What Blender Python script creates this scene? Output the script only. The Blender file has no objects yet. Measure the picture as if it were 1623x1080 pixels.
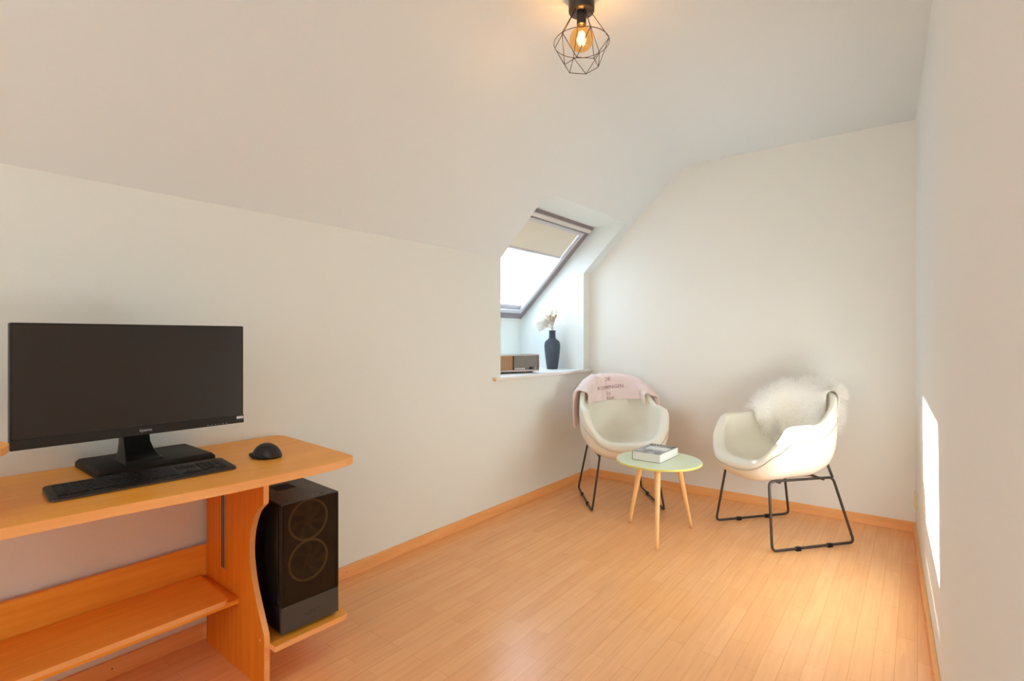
import bpy, bmesh, math, random
import numpy as np
from mathutils import Vector, Matrix
R_ = math.radians
S = bpy.context.scene
COL = S.collection
random.seed(7); rng = np.random.default_rng(7)

# ---------------------------------------------------------------- camera
cam = bpy.data.cameras.new('camera'); camo = bpy.data.objects.new('camera', cam); COL.objects.link(camo)
FPX = 815.0
cam.sensor_width = 36; cam.lens = FPX/1623*36
cam.shift_y = -5.0/1623; cam.clip_start = .02
YAW = 38.25
camo.location = (0, 0, 1.2); camo.rotation_euler = (R_(90), 0, R_(YAW))
S.camera = camo

# ---------------------------------------------------------------- light
S.view_settings.view_transform = 'Standard'; S.view_settings.look = 'None'
S.view_settings.gamma = 1; S.view_settings.use_curve_mapping = False
S.view_settings.exposure = 1.21
S.cycles.max_bounces = 14; S.cycles.diffuse_bounces = 10; S.cycles.transparent_max_bounces = 16
S.cycles.caustics_reflective = False; S.cycles.caustics_refractive = False
S.cycles.sample_clamp_indirect = 8
W = bpy.data.worlds.new('sky'); S.world = W; W.use_nodes = True
bg = W.node_tree.nodes['Background']; bg.inputs[0].default_value = (.70, .85, 1.0, 1); bg.inputs[1].default_value = 1.05

def light(name, kind, loc, energy, color, direction=None, **kw):
    l = bpy.data.lights.new(name, kind); l.energy = energy; l.color = color
    for k, v in kw.items(): setattr(l, k, v)
    o = bpy.data.objects.new(name, l); COL.objects.link(o); o.location = loc
    if direction is not None:
        o.rotation_euler = Vector(direction).to_track_quat('-Z', 'Y').to_euler()
    return o
SUN_DIR = (1, -.19, -.40)
light('sun', 'SUN', (-6, 5, 4), 21.0, (.96, 1.0, 1.0), SUN_DIR, angle=R_(.55))
# fill light added behind the camera, shining in through the added rear window
light('rear_fill', 'AREA', (-1.05, -2.62, 1.45), 21.5, (1.0, .94, .83), (.42, 1, -.10), shape='RECTANGLE', size=1.9, size_y=1.5)
# daylight in the skylight's opening
light('skylight_daylight', 'AREA', (-2.71, 3.27, 1.736), 4.6, (.62, .80, 1.0), (.697, 0, -.718), shape='RECTANGLE', size=.95, size_y=.60)

# ---------------------------------------------------------------- materials
def mat(name, color, rough=.5, metal=0, spec=.5, emis=None, estr=0, trans=0, sheen=0, noise=None, bump=None, coat=0):
    m = bpy.data.materials.new(name); m.use_nodes = True
    nt = m.node_tree; b = nt.nodes['Principled BSDF']
    b.inputs['Base Color'].default_value = (*color, 1); b.inputs['Roughness'].default_value = rough
    b.inputs['Metallic'].default_value = metal; b.inputs['Specular IOR Level'].default_value = spec
    b.inputs['Transmission Weight'].default_value = trans
    b.inputs['Sheen Weight'].default_value = sheen; b.inputs['Coat Weight'].default_value = coat
    if emis: b.inputs['Emission Color'].default_value = (*emis, 1); b.inputs['Emission Strength'].default_value = estr
    if noise or bump:
        tc = nt.nodes.new('ShaderNodeTexCoord'); mp = nt.nodes.new('ShaderNodeMapping')
        nt.links.new(tc.outputs['Object'], mp.inputs[0])
        n = nt.nodes.new('ShaderNodeTexNoise'); nt.links.new(mp.outputs[0], n.inputs['Vector'])
        n.inputs['Detail'].default_value = 5
    if noise:
        c2, scale, st = noise
        n.inputs['Scale'].default_value = scale; mp.inputs['Scale'].default_value = st
        rp = nt.nodes.new('ShaderNodeValToRGB'); rp.color_ramp.elements[0].position = .35; rp.color_ramp.elements[1].position = .65
        rp.color_ramp.elements[0].color = (*color, 1); rp.color_ramp.elements[1].color = (*c2, 1)
        nt.links.new(n.outputs['Fac'], rp.inputs[0]); nt.links.new(rp.outputs[0], b.inputs['Base Color'])
    if bump:
        sc, strength, dist = bump
        if not noise: n.inputs['Scale'].default_value = sc
        bp = nt.nodes.new('ShaderNodeBump'); bp.inputs['Strength'].default_value = strength; bp.inputs['Distance'].default_value = dist
        src = n
        if noise:
            src = nt.nodes.new('ShaderNodeTexNoise'); src.inputs['Scale'].default_value = sc; nt.links.new(tc.outputs['Object'], src.inputs['Vector'])
        nt.links.new(src.outputs['Fac'], bp.inputs['Height']); nt.links.new(bp.outputs[0], b.inputs['Normal'])
    return m

def wood(name, c1, c2, axis='Y', rough=.35, spec=.5, scale=14):
    st = {'Y': (9, .7, 9), 'X': (.7, 9, 9), 'Z': (9, 9, .7)}[axis]
    return mat(name, c1, rough, spec=spec, noise=(c2, scale*.35, st))

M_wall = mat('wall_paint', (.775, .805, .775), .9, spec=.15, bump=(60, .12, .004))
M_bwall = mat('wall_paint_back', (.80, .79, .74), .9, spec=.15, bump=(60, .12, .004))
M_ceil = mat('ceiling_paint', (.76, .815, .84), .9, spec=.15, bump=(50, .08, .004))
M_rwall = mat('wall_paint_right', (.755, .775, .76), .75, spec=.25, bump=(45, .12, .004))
M_sill = mat('sill_paint', (.84, .82, .79), .45)
BE1, BE2 = (.92, .41, .055), (.85, .345, .04)
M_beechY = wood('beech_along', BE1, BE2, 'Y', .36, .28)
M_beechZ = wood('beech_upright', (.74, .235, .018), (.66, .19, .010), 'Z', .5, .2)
M_beechX = wood('beech_across', BE1, BE2, 'X', .4)
M_edge = wood('beech_edge_band', (.95, .47, .17), (.90, .42, .14), 'Y', .4)
M_base = wood('baseboard_beech', (.88, .46, .18), (.81, .40, .14), 'Y', .4)
M_baseX = wood('baseboard_beech_across', (.88, .46, .18), (.81, .40, .14), 'X', .4)
M_black = mat('black_plastic', (.006, .005, .005), .38, spec=.35)
M_blackm = mat('black_matte_plastic', (.010, .008, .007), .55, spec=.3)
M_dark = mat('dark_hole', (.01, .008, .006), .8)
M_screen = mat('monitor_screen', (.017, .013, .011), .36, spec=.5)
M_bezel = mat('monitor_bezel', (.008, .007, .007), .25)
M_logo = mat('logo_silver', (.42, .43, .45), .4)
M_label = mat('label_white', (.62, .64, .68), .5)
M_kbd = mat('keyboard_body', (.010, .008, .008), .42, spec=.3)
M_key = mat('keyboard_key', (.006, .005, .007), .5, spec=.35)
M_keyrim = mat('keyboard_rim', (.10, .09, .085), .35, metal=.4)
M_mouse = mat('mouse_rubber', (.014, .011, .010), .48, bump=(90, .1, .001))
M_frameg = mat('skylight_frame_grey', (.26, .22, .235), .45)
M_sash = mat('skylight_sash_grey', (.60, .60, .64), .4)
M_sashl = mat('skylight_rail_light', (.66, .63, .60), .4)
M_alu = mat('brushed_metal', (.55, .53, .50), .35, metal=.9)
M_steel = mat('dark_bronze_steel', (.055, .045, .038), .38, metal=.35)
M_caseg = mat('tower_grey', (.060, .050, .043), .5, bump=(300, .1, .0005))
M_case = mat('tower_black', (.010, .009, .009), .4)
M_casetop = mat('tower_top', (.040, .034, .028), .45)
M_fanring = mat('fan_frame', (.80, .66, .34), .5)
M_fan = mat('fan_blade', (.16, .11, .05), .6)
M_leather = mat('cream_leatherette', (.79, .755, .655), .42, spec=.35, bump=(160, .06, .001))
M_pipe = mat('cream_piping', (.50, .46, .38), .45)
M_fur = mat('sheep_fur', (.98, .965, .935), .75, spec=.2)
def _fur():
    nt = M_fur.node_tree; b = nt.nodes['Principled BSDF']; out = nt.nodes['Material Output']
    t = nt.nodes.new('ShaderNodeBsdfTranslucent'); t.inputs[0].default_value = (.98, .965, .935, 1)
    mx = nt.nodes.new('ShaderNodeMixShader'); mx.inputs[0].default_value = .6
    nt.links.new(b.outputs[0], mx.inputs[1]); nt.links.new(t.outputs[0], mx.inputs[2]); nt.links.new(mx.outputs[0], out.inputs[0])
_fur()
M_furb = mat('sheep_hide', (.93, .91, .87), .8)
M_pink = mat('pink_fleece', (.79, .645, .625), .95, spec=.1, sheen=.4, bump=(120, .25, .002))
M_thread = mat('embroidery_thread', (.36, .17, .19), .8)
M_tabtop = mat('mint_lacquer', (.70, .79, .57), .22, spec=.5)
M_tabedge = mat('yellow_green_edge', (.70, .68, .18), .4)
M_leg = mat('pale_wood_leg', (.88, .56, .25), .4, noise=((.83, .50, .21), 6, (9, 9, .7)))
M_paper = mat('book_pages', (.80, .785, .75), .8, noise=((.70, .68, .65), 4, (.2, .2, 160)))
M_cover = mat('book_cover', (.12, .13, .16), .4, noise=((.50, .50, .52), 22, (1, 1, 1)))
M_white = mat('cover_white', (.75, .75, .74), .5)
M_covdark = mat('cover_dark', (.10, .085, .06), .45)
M_plume = mat('pampas_plume', (.95, .92, .86), .85, spec=.1)
M_plumeo = mat('dried_grass_amber', (.66, .36, .15), .85, spec=.1)
M_plumeb = mat('dried_grass_tan', (.62, .44, .25), .85, spec=.1)
M_walnut = mat('radio_case', (.17, .115, .09), .3, noise=((.11, .07, .055), 8, (1, 6, 6)))
M_dial = mat('radio_dial', (.17, .145, .12), .4)
M_chrome = mat('radio_chrome', (.40, .33, .29), .35, metal=.5)
M_socket = mat('socket_cream', (.78, .66, .42), .4)
M_lampb = mat('lamp_black', (.025, .018, .016), .35, spec=.5)

# translucent fabric of the blind
M_blind = mat('blind_fabric', (.74, .70, .60), .85)
def _blind():
    nt = M_blind.node_tree; b = nt.nodes['Principled BSDF']; out = nt.nodes['Material Output']
    t = nt.nodes.new('ShaderNodeBsdfTranslucent'); t.inputs[0].default_value = (.80, .72, .55, 1)
    mx = nt.nodes.new('ShaderNodeMixShader'); mx.inputs[0].default_value = .05
    nt.links.new(b.outputs[0], mx.inputs[1]); nt.links.new(t.outputs[0], mx.inputs[2]); nt.links.new(mx.outputs[0], out.inputs[0])
_blind()
def clear_glass(name, tint, refl, rough=.02, glosscol=(1, 1, 1)):
    m = bpy.data.materials.new(name); m.use_nodes = True; nt = m.node_tree; nt.nodes.remove(nt.nodes['Principled BSDF'])
    out = nt.nodes['Material Output']; t = nt.nodes.new('ShaderNodeBsdfTransparent'); t.inputs[0].default_value = (*tint, 1)
    g = nt.nodes.new('ShaderNodeBsdfGlossy'); g.inputs['Roughness'].default_value = rough; g.inputs[0].default_value = (*glosscol, 1)
    mx = nt.nodes.new('ShaderNodeMixShader'); mx.inputs[0].default_value = refl
    nt.links.new(t.outputs[0], mx.inputs[1]); nt.links.new(g.outputs[0], mx.inputs[2]); nt.links.new(mx.outputs[0], out.inputs[0])
    return m
M_glass = clear_glass('window_glass', (.97, .985, .99), .04)
M_tint = clear_glass('tinted_front_glass', (.52, .48, .44), .03, .12)
M_bulb = clear_glass('amber_bulb_glass', (1.0, .78, .48), .08, .03, (1, .8, .5))
M_filament = mat('glowing_filament', (1, .7, .3), .5, emis=(1, .60, .22), estr=22)

# ridged ceramic of the vase
M_vase = mat('slate_ceramic', (.085, .098, .13), .3, spec=.5)
def _vase():
    nt = M_vase.node_tree; b = nt.nodes['Principled BSDF']
    tc = nt.nodes.new('ShaderNodeTexCoord'); sx = nt.nodes.new('ShaderNodeSeparateXYZ'); nt.links.new(tc.outputs['Object'], sx.inputs[0])
    def mth(op, a, bb=None):
        n = nt.nodes.new('ShaderNodeMath'); n.operation = op
        for i, v in enumerate((a, bb)):
            if v is None: continue
            if isinstance(v, (int, float)): n.inputs[i].default_value = v
            else: nt.links.new(v, n.inputs[i])
        return n.outputs[0]
    ang = mth('ARCTAN2', sx.outputs[1], sx.outputs[0])
    leaf = mth('PINGPONG', mth('MULTIPLY', ang, 7/math.pi), .5)      # herringbone ribs
    ph = mth('ADD', mth('MULTIPLY', sx.outputs[2], 520.0), mth('MULTIPLY', leaf, 14.0))
    h = mth('SINE', ph)
    rp = nt.nodes.new('ShaderNodeValToRGB'); rp.color_ramp.elements[0].color = (.045, .052, .07, 1); rp.color_ramp.elements[1].color = (.17, .19, .24, 1)
    nt.links.new(mth('MULTIPLY_ADD', h, .5), rp.inputs[0]); rp.inputs[0].links[0].from_node.inputs[2].default_value = .5
    nt.links.new(rp.outputs[0], b.inputs['Base Color'])
    bp = nt.nodes.new('ShaderNodeBump'); bp.inputs['Strength'].default_value = 1.0; bp.inputs['Distance'].default_value = .006
    nt.links.new(h, bp.inputs['Height']); nt.links.new(bp.outputs[0], b.inputs['Normal'])
_vase()

# laminate floor: narrow beech strips running along the left wall
M_floor = bpy.data.materials.new('beech_laminate'); M_floor.use_nodes = True
def _floor():
    nt = M_floor.node_tree; N = nt.nodes; L = nt.links; b = N['Principled BSDF']
    tc = N.new('ShaderNodeTexCoord'); sx = N.new('ShaderNodeSeparateXYZ'); L.new(tc.outputs['Object'], sx.inputs[0])
    cb = N.new('ShaderNodeCombineXYZ'); L.new(sx.outputs[1], cb.inputs[0]); L.new(sx.outputs[0], cb.inputs[1])
    def brick(w, h, off, c1, c2, mortar, mc):
        t = N.new('ShaderNodeTexBrick'); L.new(cb.outputs[0], t.inputs['Vector'])
        t.inputs['Scale'].default_value = 1; t.inputs['Brick Width'].default_value = w; t.inputs['Row Height'].default_value = h
        t.inputs['Mortar Size'].default_value = mortar; t.inputs['Mortar Smooth'].default_value = .2; t.offset = off; t.offset_frequency = 2
        t.inputs['Color1'].default_value = (*c1, 1); t.inputs['Color2'].default_value = (*c2, 1); t.inputs['Mortar'].default_value = (*mc, 1)
        t.inputs['Bias'].default_value = 0
        return t
    t1 = brick(.43, .065, .37, (.88, .465, .205), (.84, .425, .178), .0006, (.62, .27, .09))
    t2 = brick(1.29, .195, .42, (1, 1, 1), (1, 1, 1), .0006, (.82, .74, .66))
    mp = N.new('ShaderNodeMapping'); mp.inputs['Scale'].default_value = (26, 1.6, 1); L.new(tc.outputs['Object'], mp.inputs[0])
    nz = N.new('ShaderNodeTexNoise'); nz.inputs['Scale'].default_value = 2.2; nz.inputs['Detail'].default_value = 6; nz.inputs['Distortion'].default_value = .5
    L.new(mp.outputs[0], nz.inputs['Vector'])
    rp = N.new('ShaderNodeValToRGB'); rp.color_ramp.elements[0].position = .3; rp.color_ramp.elements[1].position = .7
    rp.color_ramp.elements[0].color = (.86, .80, .74, 1); rp.color_ramp.elements[1].color = (1.05, 1.05, 1.05, 1)
    L.new(nz.outputs['Fac'], rp.inputs[0])
    def mul(a, c, f=1.0):
        m = N.new('ShaderNodeMix'); m.data_type = 'RGBA'; m.blend_type = 'MULTIPLY'; m.inputs[0].default_value = f
        L.new(a, m.inputs[6]); L.new(c, m.inputs[7]); return m.outputs[2]
    c = mul(mul(t1.outputs['Color'], t2.outputs['Color'], .8), rp.outputs[0], .45)
    L.new(c, b.inputs['Base Color']); b.inputs['Roughness'].default_value = .27; b.inputs['Specular IOR Level'].default_value = .45
    n2 = N.new('ShaderNodeTexNoise'); n2.inputs['Scale'].default_value = 180; L.new(tc.outputs['Object'], n2.inputs['Vector'])
    bp = N.new('ShaderNodeBump'); bp.inputs['Strength'].default_value = .05; bp.inputs['Distance'].default_value = .002
    L.new(n2.outputs['Fac'], bp.inputs['Height']); L.new(bp.outputs[0], b.inputs['Normal'])
_floor()

# ---------------------------------------------------------------- helpers
def obj(name, me, m, parent=None, smooth=False):
    o = bpy.data.objects.new(name, me); COL.objects.link(o)
    ms = m if isinstance(m, (list, tuple)) else [m]
    for mm in ms: me.materials.append(mm)
    if smooth:
        for p in me.polygons: p.use_smooth = True
    if parent is not None: o.parent = parent
    return o
def pyd(name, V, Fc):
    me = bpy.data.meshes.new(name); me.from_pydata([tuple(map(float, v)) for v in V], [], [tuple(f) for f in Fc]); me.update(); return me
def thing(name, label, cat, loc=(0, 0, 0), rz=0, group=None):
    o = bpy.data.objects.new(name, None); COL.objects.link(o); o.location = loc; o.rotation_euler = (0, 0, rz)
    o.empty_display_size = .05; o['label'] = label; o['category'] = cat
    if group: o['group'] = group
    return o
def struct(o): o['kind'] = 'structure'; return o
def box_bm(bm, x0, x1, y0, y1, z0, z1, bevel=0, seg=2):
    vs = [bm.verts.new(p) for p in [(x0,y0,z0),(x1,y0,z0),(x1,y1,z0),(x0,y1,z0),(x0,y0,z1),(x1,y0,z1),(x1,y1,z1),(x0,y1,z1)]]
    fs = [bm.faces.new([vs[i] for i in f]) for f in [(3,2,1,0),(4,5,6,7),(0,1,5,4),(1,2,6,5),(2,3,7,6),(3,0,4,7)]]
    if bevel:
        es = list({e for f in fs for e in f.edges})
        bmesh.ops.bevel(bm, geom=es, offset=bevel, segments=seg, profile=.5, affect='EDGES')
def fin(bm, name):
    bmesh.ops.recalc_face_normals(bm, faces=bm.faces)
    me = bpy.data.meshes.new(name); bm.to_mesh(me); bm.free(); return me
def box(name, x0, x1, y0, y1, z0, z1, m, parent=None, bevel=0, seg=2):
    bm = bmesh.new(); box_bm(bm, x0, x1, y0, y1, z0, z1, bevel, seg); return obj(name, fin(bm, name), m, parent)
def extrude_poly(name, pts, vec, m, parent=None, bevel=0):
    """polygon (3d points, planar) extruded by vec"""
    bm = bmesh.new(); a = [bm.verts.new(p) for p in pts]; v = Vector(vec); b = [bm.verts.new(Vector(p)+v) for p in pts]
    bm.faces.new(a); bm.faces.new(b[::-1]); n = len(pts)
    for i in range(n): bm.faces.new((a[i], b[i], b[(i+1) % n], a[(i+1) % n]))
    if bevel:
        es = [e for e in bm.edges if (e.verts[0] in a) == (e.verts[1] in a)]
        bmesh.ops.bevel(bm, geom=es, offset=bevel, segments=2, profile=.5, affect='EDGES')
    return obj(name, fin(bm, name), m, parent)
def sweep_data(P, r, n=10, cap=True, closed=False):
    """tube along points; r number or list"""
    P = np.array(P, float); k = len(P); rs = np.full(k, r) if np.isscalar(r) else np.array(r, float)
    if closed: T = np.roll(P, -1, 0)-np.roll(P, 1, 0)
    else: T = np.gradient(P, axis=0)
    T /= np.linalg.norm(T, axis=1)[:, None]+1e-12
    up = np.array([0, 0, 1.]) if abs(T[0, 2]) < .9 else np.array([1., 0, 0])
    N = np.cross(T[0], up); N /= np.linalg.norm(N); V = []; Ns = []
    for i in range(k):
        N = N-T[i]*np.dot(N, T[i]); N /= np.linalg.norm(N); B = np.cross(T[i], N)
        for j in range(n):
            a = 2*math.pi*j/n; V.append(P[i]+rs[i]*(math.cos(a)*N+math.sin(a)*B))
    Fc = []
    kk = k if closed else k-1
    for i in range(kk):
        i2 = (i+1) % k
        for j in range(n):
            Fc.append((i*n+j, i*n+(j+1) % n, i2*n+(j+1) % n, i2*n+j))
    if cap and not closed:
        Fc.append(tuple(range(n))[::-1]); Fc.append(tuple((k-1)*n+j for j in range(n)))
    return V, Fc
class MB:
    def __init__(s): s.V = []; s.F = []
    def add(s, V, Fc):
        o = len(s.V); s.V += list(V); s.F += [tuple(i+o for i in f) for f in Fc]; return s
    def tube(s, P, r, n=10, **k): return s.add(*sweep_data(P, r, n, **k))
    def build(s, name, m, parent=None, smooth=True): return obj(name, pyd(name, s.V, s.F), m, parent, smooth)
def tube(name, P, r, m, parent=None, n=10, **k): return MB().tube(P, r, n, **k).build(name, m, parent)
def round_path(P, rad, seg=5, closed=False):
    P = [np.array(p, float) for p in P]; out = []; n = len(P)
    for i, p in enumerate(P):
        if not closed and i in (0, n-1): out.append(p); continue
        a = P[i-1]-p; b = P[(i+1) % n]-p; la = np.linalg.norm(a); lb = np.linalg.norm(b); r = min(rad, la*.45, lb*.45)
        a = p+a/la*r; b = p+b/lb*r
        for t in np.linspace(0, 1, seg+1): out.append((1-t)**2*a+2*t*(1-t)*p+t*t*b)
    return out
def lathe_data(prof, n=32, c=(0, 0)):
    V = []; Fc = []
    for r, z in prof:
        for j in range(n):
            a = 2*math.pi*j/n; V.append((c[0]+r*math.cos(a), c[1]+r*math.sin(a), z))
    for i in range(len(prof)-1):
        for j in range(n): Fc.append((i*n+j, i*n+(j+1) % n, (i+1)*n+(j+1) % n, (i+1)*n+j))
    Fc.append(tuple(range(n))[::-1]); Fc.append(tuple((len(prof)-1)*n+j for j in range(n)))
    return V, Fc
def lathe(name, prof, m, parent=None, n=32, smooth=True):
    o = obj(name, pyd(name, *lathe_data(prof, n)), m, parent, smooth); return o
def autosmooth(o, ang=35):
    for p in o.data.polygons: p.use_smooth = True
    try: o.data.set_sharp_from_angle(angle=R_(ang))
    except Exception: pass
    return o
def text_mesh(body, size, extrude=0, spacing=1.0, lines=1.0, align='CENTER', res=3):
    c = bpy.data.curves.new('t', 'FONT'); c.body = body; c.size = size; c.extrude = extrude; c.space_character = spacing
    c.align_x = align; c.align_y = 'CENTER'; c.space_line = lines; c.resolution_u = res
    o = bpy.data.objects.new('t', c); COL.objects.link(o); bpy.context.view_layer.update()
    me = bpy.data.meshes.new_from_object(o.evaluated_get(bpy.context.evaluated_depsgraph_get()))
    bpy.data.objects.remove(o); bpy.data.curves.remove(c); return me
def put_text(name, body, size, mtx, m, parent, extrude=.0004, **k):
    me = text_mesh(body, size, extrude, **k); me.transform(mtx); return obj(name, me, m, parent)
def frame_mtx(origin, ex, ey):
    ex = Vector(ex).normalized(); ey = Vector(ey).normalized(); ez = ex.cross(ey)
    m = Matrix((ex, ey, ez)).transposed().to_4x4(); m.translation = Vector(origin); return m

# ---------------------------------------------------------------- room shell
XL, ZE = -2.24, 1.742                       # left wall, height where the slope starts
YR0, YR1 = 2.715, 3.828                     # skylight recess
ZC = 2.535
SL = R_(44.2)
BA = R_(2.21); bd = Vector((math.cos(BA), math.sin(BA), 0)); bn = Vector((-math.sin(BA), math.cos(BA), 0))
B0 = Vector((-2.24, 3.937, 0)); RC = Vector((-.008, 4.023, 0))
YB = -2.3
o = box('floor', -2.4, .6, YB-.1, 4.2, -.1, 0, M_floor); struct(o)

wl = bmesh.new()
box_bm(wl, XL-.12, XL, YB, YR0-.05, 0, ZE+.0)
box_bm(wl, XL-.12, XL, YR1+.05, 4.1, 0, ZE+.0)
box_bm(wl, XL-.12, XL, YR0-.05, YR1+.05, 0, .903)
XW0, ZW0, XW1, ZW1 = -2.913, 1.371, -2.136, 2.125
xs_top = XL+(ZW1-ZE)/math.tan(SL)           # where the soffit meets the slope
def prism(bm, pts, y0, y1):
    a = [bm.verts.new((x, y0, z)) for x, z in pts]; b = [bm.verts.new((x, y1, z)) for x, z in pts]; n = len(pts)
    bm.faces.new(a); bm.faces.new(b[::-1])
    for i in range(n): bm.faces.new((a[i], b[i], b[(i+1) % n], a[(i+1) % n]))
cheek = [(XL, .903), (XW0-.14, .903), (XW0-.14, ZW0+.10), (XW1-.12, ZW1+.14), (xs_top-.0015, ZW1+.0015), (XL-.0015, ZE+.0015), (XL, ZE)]
prism(wl, cheek, YR0-.05, YR0); prism(wl, cheek, YR1, YR1+.05)
box_bm(wl, XW0-.10, XW0, YR0, YR1, .86, ZW0)
prism(wl, [(XL-.12, .86), (XW0, .86), (XW0, .903), (XL-.12, .903)], YR0, YR1)
prism(wl, [(xs_top, ZW1), (XW1, ZW1), (XW1-.08, ZW1+.10), (xs_top+.08, ZW1+.10)], YR0, YR1)
struct(obj('wall_left', fin(wl, 'wall_left'), M_wall))

# ceiling: slope, rounded turn, flat part; the recess left open
prof = [(XL, ZE), (xs_top, ZW1)]
kx = XL+(ZC-ZE)/math.tan(SL)
arc = round_path([(xs_top, ZW1), (kx, ZC), (.6, ZC+.01)], .09, 6)
prof += [tuple(p) for p in arc[1:]]
ys = [YB, YR0, YR1, 4.12]
V = []; Fc = []
for y in ys:
    for x, z in prof: V.append((x, y, z))
n = len(prof)
for j in range(3):
    for i in range(n-1):
        if j == 1 and i == 0: continue
        Fc.append((j*n+i, (j+1)*n+i, (j+1)*n+i+1, j*n+i+1))
m0 = len(V); V += [(x-.07, y, z+.07) if i < 3 else (x, y, z+.1) for y in ys for i, (x, z) in enumerate(prof)]
Fc += [tuple(m0+i for i in f[::-1]) for f in Fc]
o = struct(obj('ceiling', pyd('ceiling', V, Fc), M_ceil)); autosmooth(o, 30)

bp_ = lambda s, t, z: tuple((B0+bd*s+bn*t)+Vector((0, 0, z)))
o = extrude_poly('wall_back', [bp_(-.9, 0, 0), bp_(2.6, 0, 0), bp_(2.6, 0, 2.8), bp_(-.9, 0, 2.8)], bn*.1, M_bwall); struct(o)
rr = lambda s, t, z: tuple(RC-bn*s+bd*t+Vector((0, 0, z)))
o = extrude_poly('wall_right', [rr(-.1, 0, 0), rr(6.5, 0, 0), rr(6.5, 0, 2.7), rr(-.1, 0, 2.7)], bd*.1, M_rwall); struct(o)
wr = bmesh.new()
box_bm(wr, -2.4, -2.0, YB-.1, YB, 0, 2.7); box_bm(wr, -.1, .6, YB-.1, YB, 0, 2.7)
box_bm(wr, -2.0, -.1, YB-.1, YB, 0, .7); box_bm(wr, -2.0, -.1, YB-.1, YB, 2.2, 2.7)
struct(obj('wall_rear', fin(wr, 'wall_rear'), M_wall))
w2 = bpy.data.objects.new('added_rear_window', None); COL.objects.link(w2); struct(w2)  # unseen window, added as an opening for the rear fill light
fb = bmesh.new()
for a in ((-2.0, -1.95, .7, 2.2), (-.15, -.1, .7, 2.2), (-1.95, -.15, .7, .75), (-1.95, -.15, 2.15, 2.2), (-1.075, -1.025, .75, 2.15)):
    box_bm(fb, a[0], a[1], YB-.08, YB-.02, a[2], a[3])
obj('window_frame', fin(fb, 'window_frame'), M_sill, w2)
box('glass', -1.95, -.15, YB-.055, YB-.05, .75, 2.15, M_glass, w2)

# baseboards with their nail holes
def hole(parent, p, nrm):
    nrm = Vector(nrm).normalized(); q = nrm.to_track_quat('Z', 'Y').to_matrix().to_4x4(); q.translation = Vector(p)
    V, Fc = lathe_data([(.0022, -.002), (.0022, .0006)], 10); me = pyd('nail_hole', V, Fc); me.transform(q); obj('nail_hole', me, M_dark, parent)
o = struct(box('baseboard_left', XL, XL+.014, YB, 3.935, 0, .062, M_base, bevel=.002))
for y in (.55, 1.497, 2.92, 3.72): hole(o, (XL+.014, y, .033), (1, 0, 0))
o = struct(extrude_poly('baseboard_back', [bp_(0.0, 0, 0), bp_(2.232, 0, 0), bp_(2.232, 0, .062), bp_(0.0, 0, .062)], -bn*.014, M_baseX, bevel=.002))
for s in (.115, .79, 1.42): hole(o, bp_(s, -.014, .036), -bn)
o = struct(extrude_poly('baseboard_right', [rr(.014, 0, 0), rr(6.3, 0, 0), rr(6.3, 0, .062), rr(.014, 0, .062)], -bd*.014, M_base, bevel=.002))
for s in (1.3, 1.72): hole(o, rr(s, -.014, .033), -bd)

# window sill board, with ears either side of the recess
so = bmesh.new()
box_bm(so, XW0, XL, YR0, YR1, .903, .927); box_bm(so, XL-.005, -2.213, 2.64, 3.925, .905, .927, .003)
o = struct(obj('trim_sill', fin(so, 'trim_sill'), M_sill))
box('raw_end', XL+.001, -2.2145, 2.632, 2.641, .908, .925, M_leg, o)

# ---------------------------------------------------------------- skylight (window_1)
w1 = bpy.data.objects.new('window_1', None); COL.objects.link(w1); struct(w1)
WA = math.atan2(ZW1-ZW0, XW1-XW0); LW = math.hypot(ZW1-ZW0, XW1-XW0)
wmx = frame_mtx((XW0, YR0, ZW0), (math.cos(WA), 0, math.sin(WA)), (0, 1, 0)) # local x up the slope, y along Y, z inward?
wz = Vector((math.cos(WA), 0, math.sin(WA))).cross(Vector((0, 1, 0)))          # = (-sin,0,cos): outward
w1.matrix_world = wmx
WW = YR1-YR0
def ring(name, ax0, ax1, ay0, ay1, wd, z0, z1, m, bevel=.002):
    bm = bmesh.new()
    box_bm(bm, ax0, ax1, ay0, ay0+wd, z0, z1, bevel); box_bm(bm, ax0, ax1, ay1-wd, ay1, z0, z1, bevel)
    box_bm(bm, ax0, ax0+wd, ay0+wd, ay1-wd, z0, z1, bevel); box_bm(bm, ax1-wd, ax1, ay0+wd, ay1-wd, z0, z1, bevel)
    return obj(name, fin(bm, name), m, w1)
ring('window_frame', 0, LW, 0, WW, .072, .0, .11, M_frameg)
ring('sash', .073, LW-.073, .073, WW-.073, .026, -.006, .085, M_sash, .003)
ring('glazing_bead', .0995, LW-.0995, .0995, WW-.0995, .006, -.002, .004, M_sashl, .001)
box('lower_rail', .0995, .140, .0995, WW-.0995, .028, .085, M_sash, w1, .004)
box('pane', .0995, LW-.0995, .0995, WW-.0995, .070, .076, M_glass, w1)
box('blind_fabric', .725, LW-.098, .106, WW-.106, .018, .0185, M_blind, w1)
box('blind_bar', .708, .727, .1055, WW-.1055, .012, .026, M_sash, w1, .004)
box('blind_cassette', LW-.102, LW-.076, .085, WW-.085, -.012, .016, M_sash, w1, .004)
box('ventilation_bar', LW-.060, LW-.027, .028, WW-.028, -.022, .008, M_sashl, w1, .005)

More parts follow.
